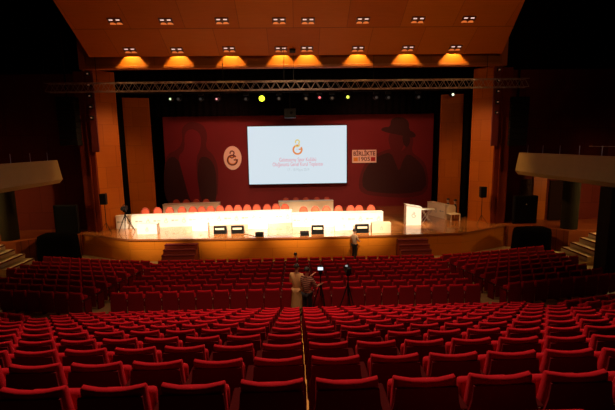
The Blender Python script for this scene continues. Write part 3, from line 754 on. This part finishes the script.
def person(label, loc, rz, H=1.72, elbows=None, wrists=None, shirt=(.5, .4, .2), pants=(.01, .01, .012), hair=True, lean=0, seated=False, shirt_mat=None, skirt=False, head_turn=0, group=None):
    k = H/1.75
    t = thing('person', label, 'person', loc, rz, group)
    ln = lean
    P = {}
    pz = .95 if not seated else .52
    P['pel'] = (0, 0, pz); P['wst'] = (0, ln*.3, pz+.17); P['cst'] = (0, ln*.8, pz+.38); P['nk'] = (0, ln*1.05, pz+.56)
    P['hd0'] = (0, ln*1.15+.015, pz+.63); P['hd1'] = (0, ln*1.2+.02, pz+.70); P['hd2'] = (0, ln*1.25+.01, pz+.765)
    V = []; E = []; ix = {}
    def av(n, p, r, par=None):
        ix[n] = len(V); V.append((p[0]*k, p[1]*k, p[2]*k, r if not isinstance(r, tuple) else (r[0]*k, r[1]*k)))
        if par: E.append((ix[par], ix[n]))
    av('pel', P['pel'], (.14, .11)); av('wst', P['wst'], (.125, .095), 'pel'); av('cst', P['cst'], (.15, .105), 'wst')
    av('nk', P['nk'], .052, 'cst'); av('hd0', P['hd0'], (.07, .08), 'nk'); av('hd1', P['hd1'], (.078, .098), 'hd0'); av('hd2', P['hd2'], (.06, .075), 'hd1')
    av('nose', (0, P['hd1'][1]+.115, P['hd1'][2]-.005), .012, 'hd1')
    arm = []
    for si, s in enumerate((-1, 1)):
        sh = (s*.185, ln*.9, pz+.46); el = (elbows or {}).get(s, (s*.25, ln*.5-.03, pz+.17)); wr = (wrists or {}).get(s, (s*.24, ln*.5+.06, pz-.08))
        n = str(s); av('sh'+n, sh, .062, 'cst'); av('el'+n, el, .043, 'sh'+n); av('wr'+n, wr, .028, 'el'+n)
        d = (Vector(wr)-Vector(el)).normalized(); pm = Vector(wr)+d*.06; av('pm'+n, pm, (.036, .018), 'wr'+n)
        side = d.cross(Vector((0, 0, 1))); side = side.normalized() if side.length > .1 else Vector((0, 1, 0)); crl = Vector((0, 0, -1)) if abs(d.z) < .7 else Vector((0, 1, 0))
        for fi, (o_, ln_) in enumerate(((-.027, .07), (-.009, .082), (.009, .078), (.027, .06))):
            b0 = pm+side*o_+d*.025; b1 = b0+d*ln_*.5; b2 = b1+d*ln_*.35+crl*ln_*.3
            av('f%s%d' % (n, fi), b0, .0085, 'pm'+n); av('g%s%d' % (n, fi), b1, .008, 'f%s%d' % (n, fi)); av('h%s%d' % (n, fi), b2, .0065, 'g%s%d' % (n, fi))
        t0 = Vector(wr)+d*.03-side*.03; t1 = t0-side*.03+d*.03; av('t'+n, t0, .010, 'wr'+n); av('u'+n, t1, .008, 't'+n)
        arm.append((sh, el, wr))
    legs = []
    for s in (-1, 1):
        n = 'l'+str(s)
        if seated: hp, kn, an, to = (s*.10, .02, .50), (s*.12, .43, .50), (s*.12, .45, .10), (s*.13, .60, .04)
        else: hp, kn, an, to = (s*.095, 0, .88), (s*.11, .02, .48), (s*.11, -.02, .09), (s*.13, .14, .035)
        av('hp'+n, hp, .085, 'pel'); av('kn'+n, kn, .056, 'hp'+n); av('an'+n, an, .037, 'kn'+n); av('to'+n, to, (.035, .025), 'an'+n); legs.append((hp, kn, an, to))
    skin('body', V, E, M_skin, t)
    # shirt
    V = []; E = []; ix = {}
    av('a', (0, 0, P['pel'][2]-(.10 if not seated else 0)), (.150, .125)); av('b', P['wst'], (.158, .128), 'a'); av('c', P['cst'], (.170, .125), 'b'); av('n', (0, ln, pz+.50), .075, 'c')
    for i, (sh, el, wr) in enumerate(arm):
        w2 = Vector(el).lerp(Vector(wr), .82 if not (label.find('striped') >= 0) else .12)
        av('s%d' % i, sh, .078, 'c'); av('e%d' % i, el, .058, 's%d' % i); av('w%d' % i, w2, .044, 'e%d' % i)
    sm = shirt_mat or mat('cloth_%.2f_%.2f_%.2f' % shirt, shirt, .85, noise=.1)
    skin('shirt', V, E, sm, t)
    V = []; E = []; ix = {}
    av('a', (0, 0, pz-.01), (.135, .105))
    for i, (hp, kn, an, to) in enumerate(legs):
        av('h%d' % i, hp, .092, 'a'); av('k%d' % i, kn, .078, 'h%d' % i); av('n%d' % i, an, .062, 'k%d' % i)
    skin('trousers', V, E, mat('cloth_%.2f_%.2f_%.2f' % pants, pants, .85), t)
    if skirt:
        v = []; f = []; n = 20
        for j in range(7):
            q = j/6; z = (.98-.68*q)*k
            for i in range(n):
                a = 2*math.pi*i/n; w_ = 1+.035*q*math.sin(6*a); v.append(((.155+.055*q)*w_*math.cos(a), (.125+.05*q)*w_*math.sin(a), z))
        for j in range(6):
            for i in range(n): f.append([j*n+i, j*n+(i+1) % n, (j+1)*n+(i+1) % n, (j+1)*n+i])
        MB().add(v, f+[list(range(n))]).build('loose_bottoms', mat('cloth_%.2f_%.2f_%.2f' % pants, pants, .85), t, True)
    for hp, kn, an, to in legs:
        MB().ball(((an[0]+to[0])/2*k, (an[1]+to[1])/2*k+.01, .045), .05, .13, .045).build('shoe', M_blackp, t, True)
    h = P['hd1']
    MB().ball((0, (h[1]-.022)*k, (h[2]+.045)*k), .092*k, .110*k, .095*k, 16, 8, 0, .58).build('hair', M_hair, t, True)
    for s in (-1, 1):
        MB().ball((s*.083*k, (h[1])*k, (h[2]-.01)*k), .012, .02, .032, 8, 6).build('ear', M_skin, t, True)
        MB().ball((s*.032*k, (h[1]+.092)*k, (h[2]+.012)*k), .012, .008, .008, 8, 6).build('eye', M_hair, t, True)
    MB().box(-.025, .025, (h[1]+.088)*k, (h[1]+.097)*k, (h[2]-.055)*k, (h[2]-.045)*k).build('mouth', mat('lips', (.3, .08, .06), .5), t)
    return t
# striped shirt
ms = bpy.data.materials.new('striped_shirt'); ms.use_nodes = True; nt = ms.node_tree; b = nt.nodes['Principled BSDF']; b.inputs['Roughness'].default_value = .9
tc = nt.nodes.new('ShaderNodeTexCoord'); sp = nt.nodes.new('ShaderNodeSeparateXYZ'); mu = nt.nodes.new('ShaderNodeMath'); mu.operation = 'MULTIPLY'; mu.inputs[1].default_value = 16
fr_ = nt.nodes.new('ShaderNodeMath'); fr_.operation = 'FRACT'; gt = nt.nodes.new('ShaderNodeMath'); gt.operation = 'GREATER_THAN'; gt.inputs[1].default_value = .55; mx = nt.nodes.new('ShaderNodeMixRGB')
mx.inputs[1].default_value = (.09, .035, .022, 1); mx.inputs[2].default_value = (.42, .24, .15, 1)
for a_, b_ in ((tc.outputs['Object'], sp.inputs[0]), (sp.outputs['Z'], mu.inputs[0]), (mu.outputs[0], fr_.inputs[0]), (fr_.outputs[0], gt.inputs[0]), (gt.outputs[0], mx.inputs[0]), (mx.outputs[0], b.inputs['Base Color'])): nt.links.new(a_, b_)
ZA = .83; DP = 12.55
p1 = at(298.4, 290, DP+.4); p2 = at(307, 290, DP)
person('person in a cream top and loose tan bottoms standing beside the striped-shirt camera operator', (p1.x-.05, DP+.42, ZA), R(-20), 1.74, shirt=(.62, .42, .16), pants=(.50, .32, .12), skirt=True,
       elbows={-1: (-.22, .05, 1.12), 1: (.24, .1, 1.14)}, wrists={-1: (-.12, .28, 1.12), 1: (.22, .34, 1.24)})
person('person in a striped shirt and black trousers reaching to the bright video camera', (p2.x, DP, ZA), R(-35), 1.75, shirt_mat=ms,
       elbows={-1: (-.24, .16, 1.18), 1: (.27, .12, 1.14)}, wrists={-1: (-.02, .36, 1.42), 1: (.30, .36, 1.17)})
# tripod cameras
def video_camera(px, py, D, zf, screen, label, s=1., rz=0, sub='tripod'):
    p = at(px, py, D); h = p.z-zf
    t = thing('camera_tripod', 'black tripod under '+label, 'tripod', (p.x, D, zf), rz)
    MB().tube([(0, 0, h*.45), (0, 0, h-.10)], .022*s, 8).build('column', M_blackp, t)
    for i in range(3):
        a = R(60+120*i); MB().tube([(0, 0, h*.72), (.36*s*math.cos(a), .36*s*math.sin(a), .012)], [.022*s, .014*s], 6).build('leg', M_blackp, t)
    MB().box(-.06*s, .06*s, -.06*s, .06*s, h-.17*s, h-.09*s, .01).build('head', M_blackp, t)
    c = thing('video_camera', label, 'video camera', (p.x, D, zf+h-.09*s), rz)
    MB().box(-.07*s, .07*s, -.16*s, .16*s, 0, .17*s, .015).build('body', M_blackp, c)
    MB().tube([(0, .16*s, .09*s), (0, .28*s, .09*s)], [.05*s, .06*s], 12).build('lens', M_blackp, c)
    MB().tube([(0, -.1*s, .18*s), (0, -.08*s, .23*s), (0, .1*s, .23*s), (0, .12*s, .18*s)], .012*s, 6).build('handle', M_blackp, c)
    if screen:
        f_ = MB().box(-.10*s, .10*s, -.20*s, -.175*s, .10*s, .23*s, .005).build('monitor', M_blackp, c)
        MB().box(-.085*s, .085*s, -.206*s, -.2*s, .115*s, .215*s).build('screen', mat('camera_screen', (0, 0, 0), .5, emit=(.85, .88, 1.0), es=1.1), f_)
video_camera(320.5, 269, DP+.25, ZA, True, 'video camera with a glowing white screen operated by the striped-shirt person', 1.0, R(-4))
video_camera(348, 270, DP+.2, ZA, False, 'dark unattended video camera standing right of the crew', 1.1, R(10))
p = at(346.5, 266, DP); tag(MB().box(-.035, .035, -.01, .01, -.02, .03, .004).build('camera_glint', mat('glint_glow', (.1, .1, .1), .5, emit=(.8, .8, .85), es=.5), loc=(p.x, DP+.0, p.z)), 'tiny pale glint on the back of the unattended camera', 'lamp')  # small emissive chip painting the pale glint on the dark camera
video_camera(124.5, 208, 25.0, ZS, False, 'video camera on a tripod at the left end of the stage table', 1.5, R(180))
# man before the stage, seated guest, two secretaries
p = at(354.5, 250, 21.95)
person('person in a beige jacket and black trousers standing against the stage front', (p.x, 21.98, 0), R(-60), 1.76, shirt=(.42, .27, .15), elbows={-1: (-.2, .12, 1.15), 1: (.22, .1, 1.15)}, wrists={-1: (-.05, .3, 1.08), 1: (.08, .3, 1.08)})
p = at(295.5, 256, 19.9)
person('person with dark hair seated in the front row facing the stage', (p.x, 19.78, -.12), 0, 1.62, shirt=(.10, .012, .010), seated=True)
for px, D, nm, c in ((448.0, 27.75, 'person in a dark suit seated behind the askew cream desk, nearer the lectern', (.02, .02, .03)), (455.3, 27.2, 'person in a dark suit and pale collar seated farthest right behind the cream desk', (.05, .04, .04))):
    p = at(px, 205, D); person(nm, (p.x, D, ZS-.02), R(65), 1.70, shirt=c, seated=True, elbows={-1: (-.22, .15, .75), 1: (.22, .15, .75)}, wrists={-1: (-.1, .36, .8), 1: (.1, .36, .8)})
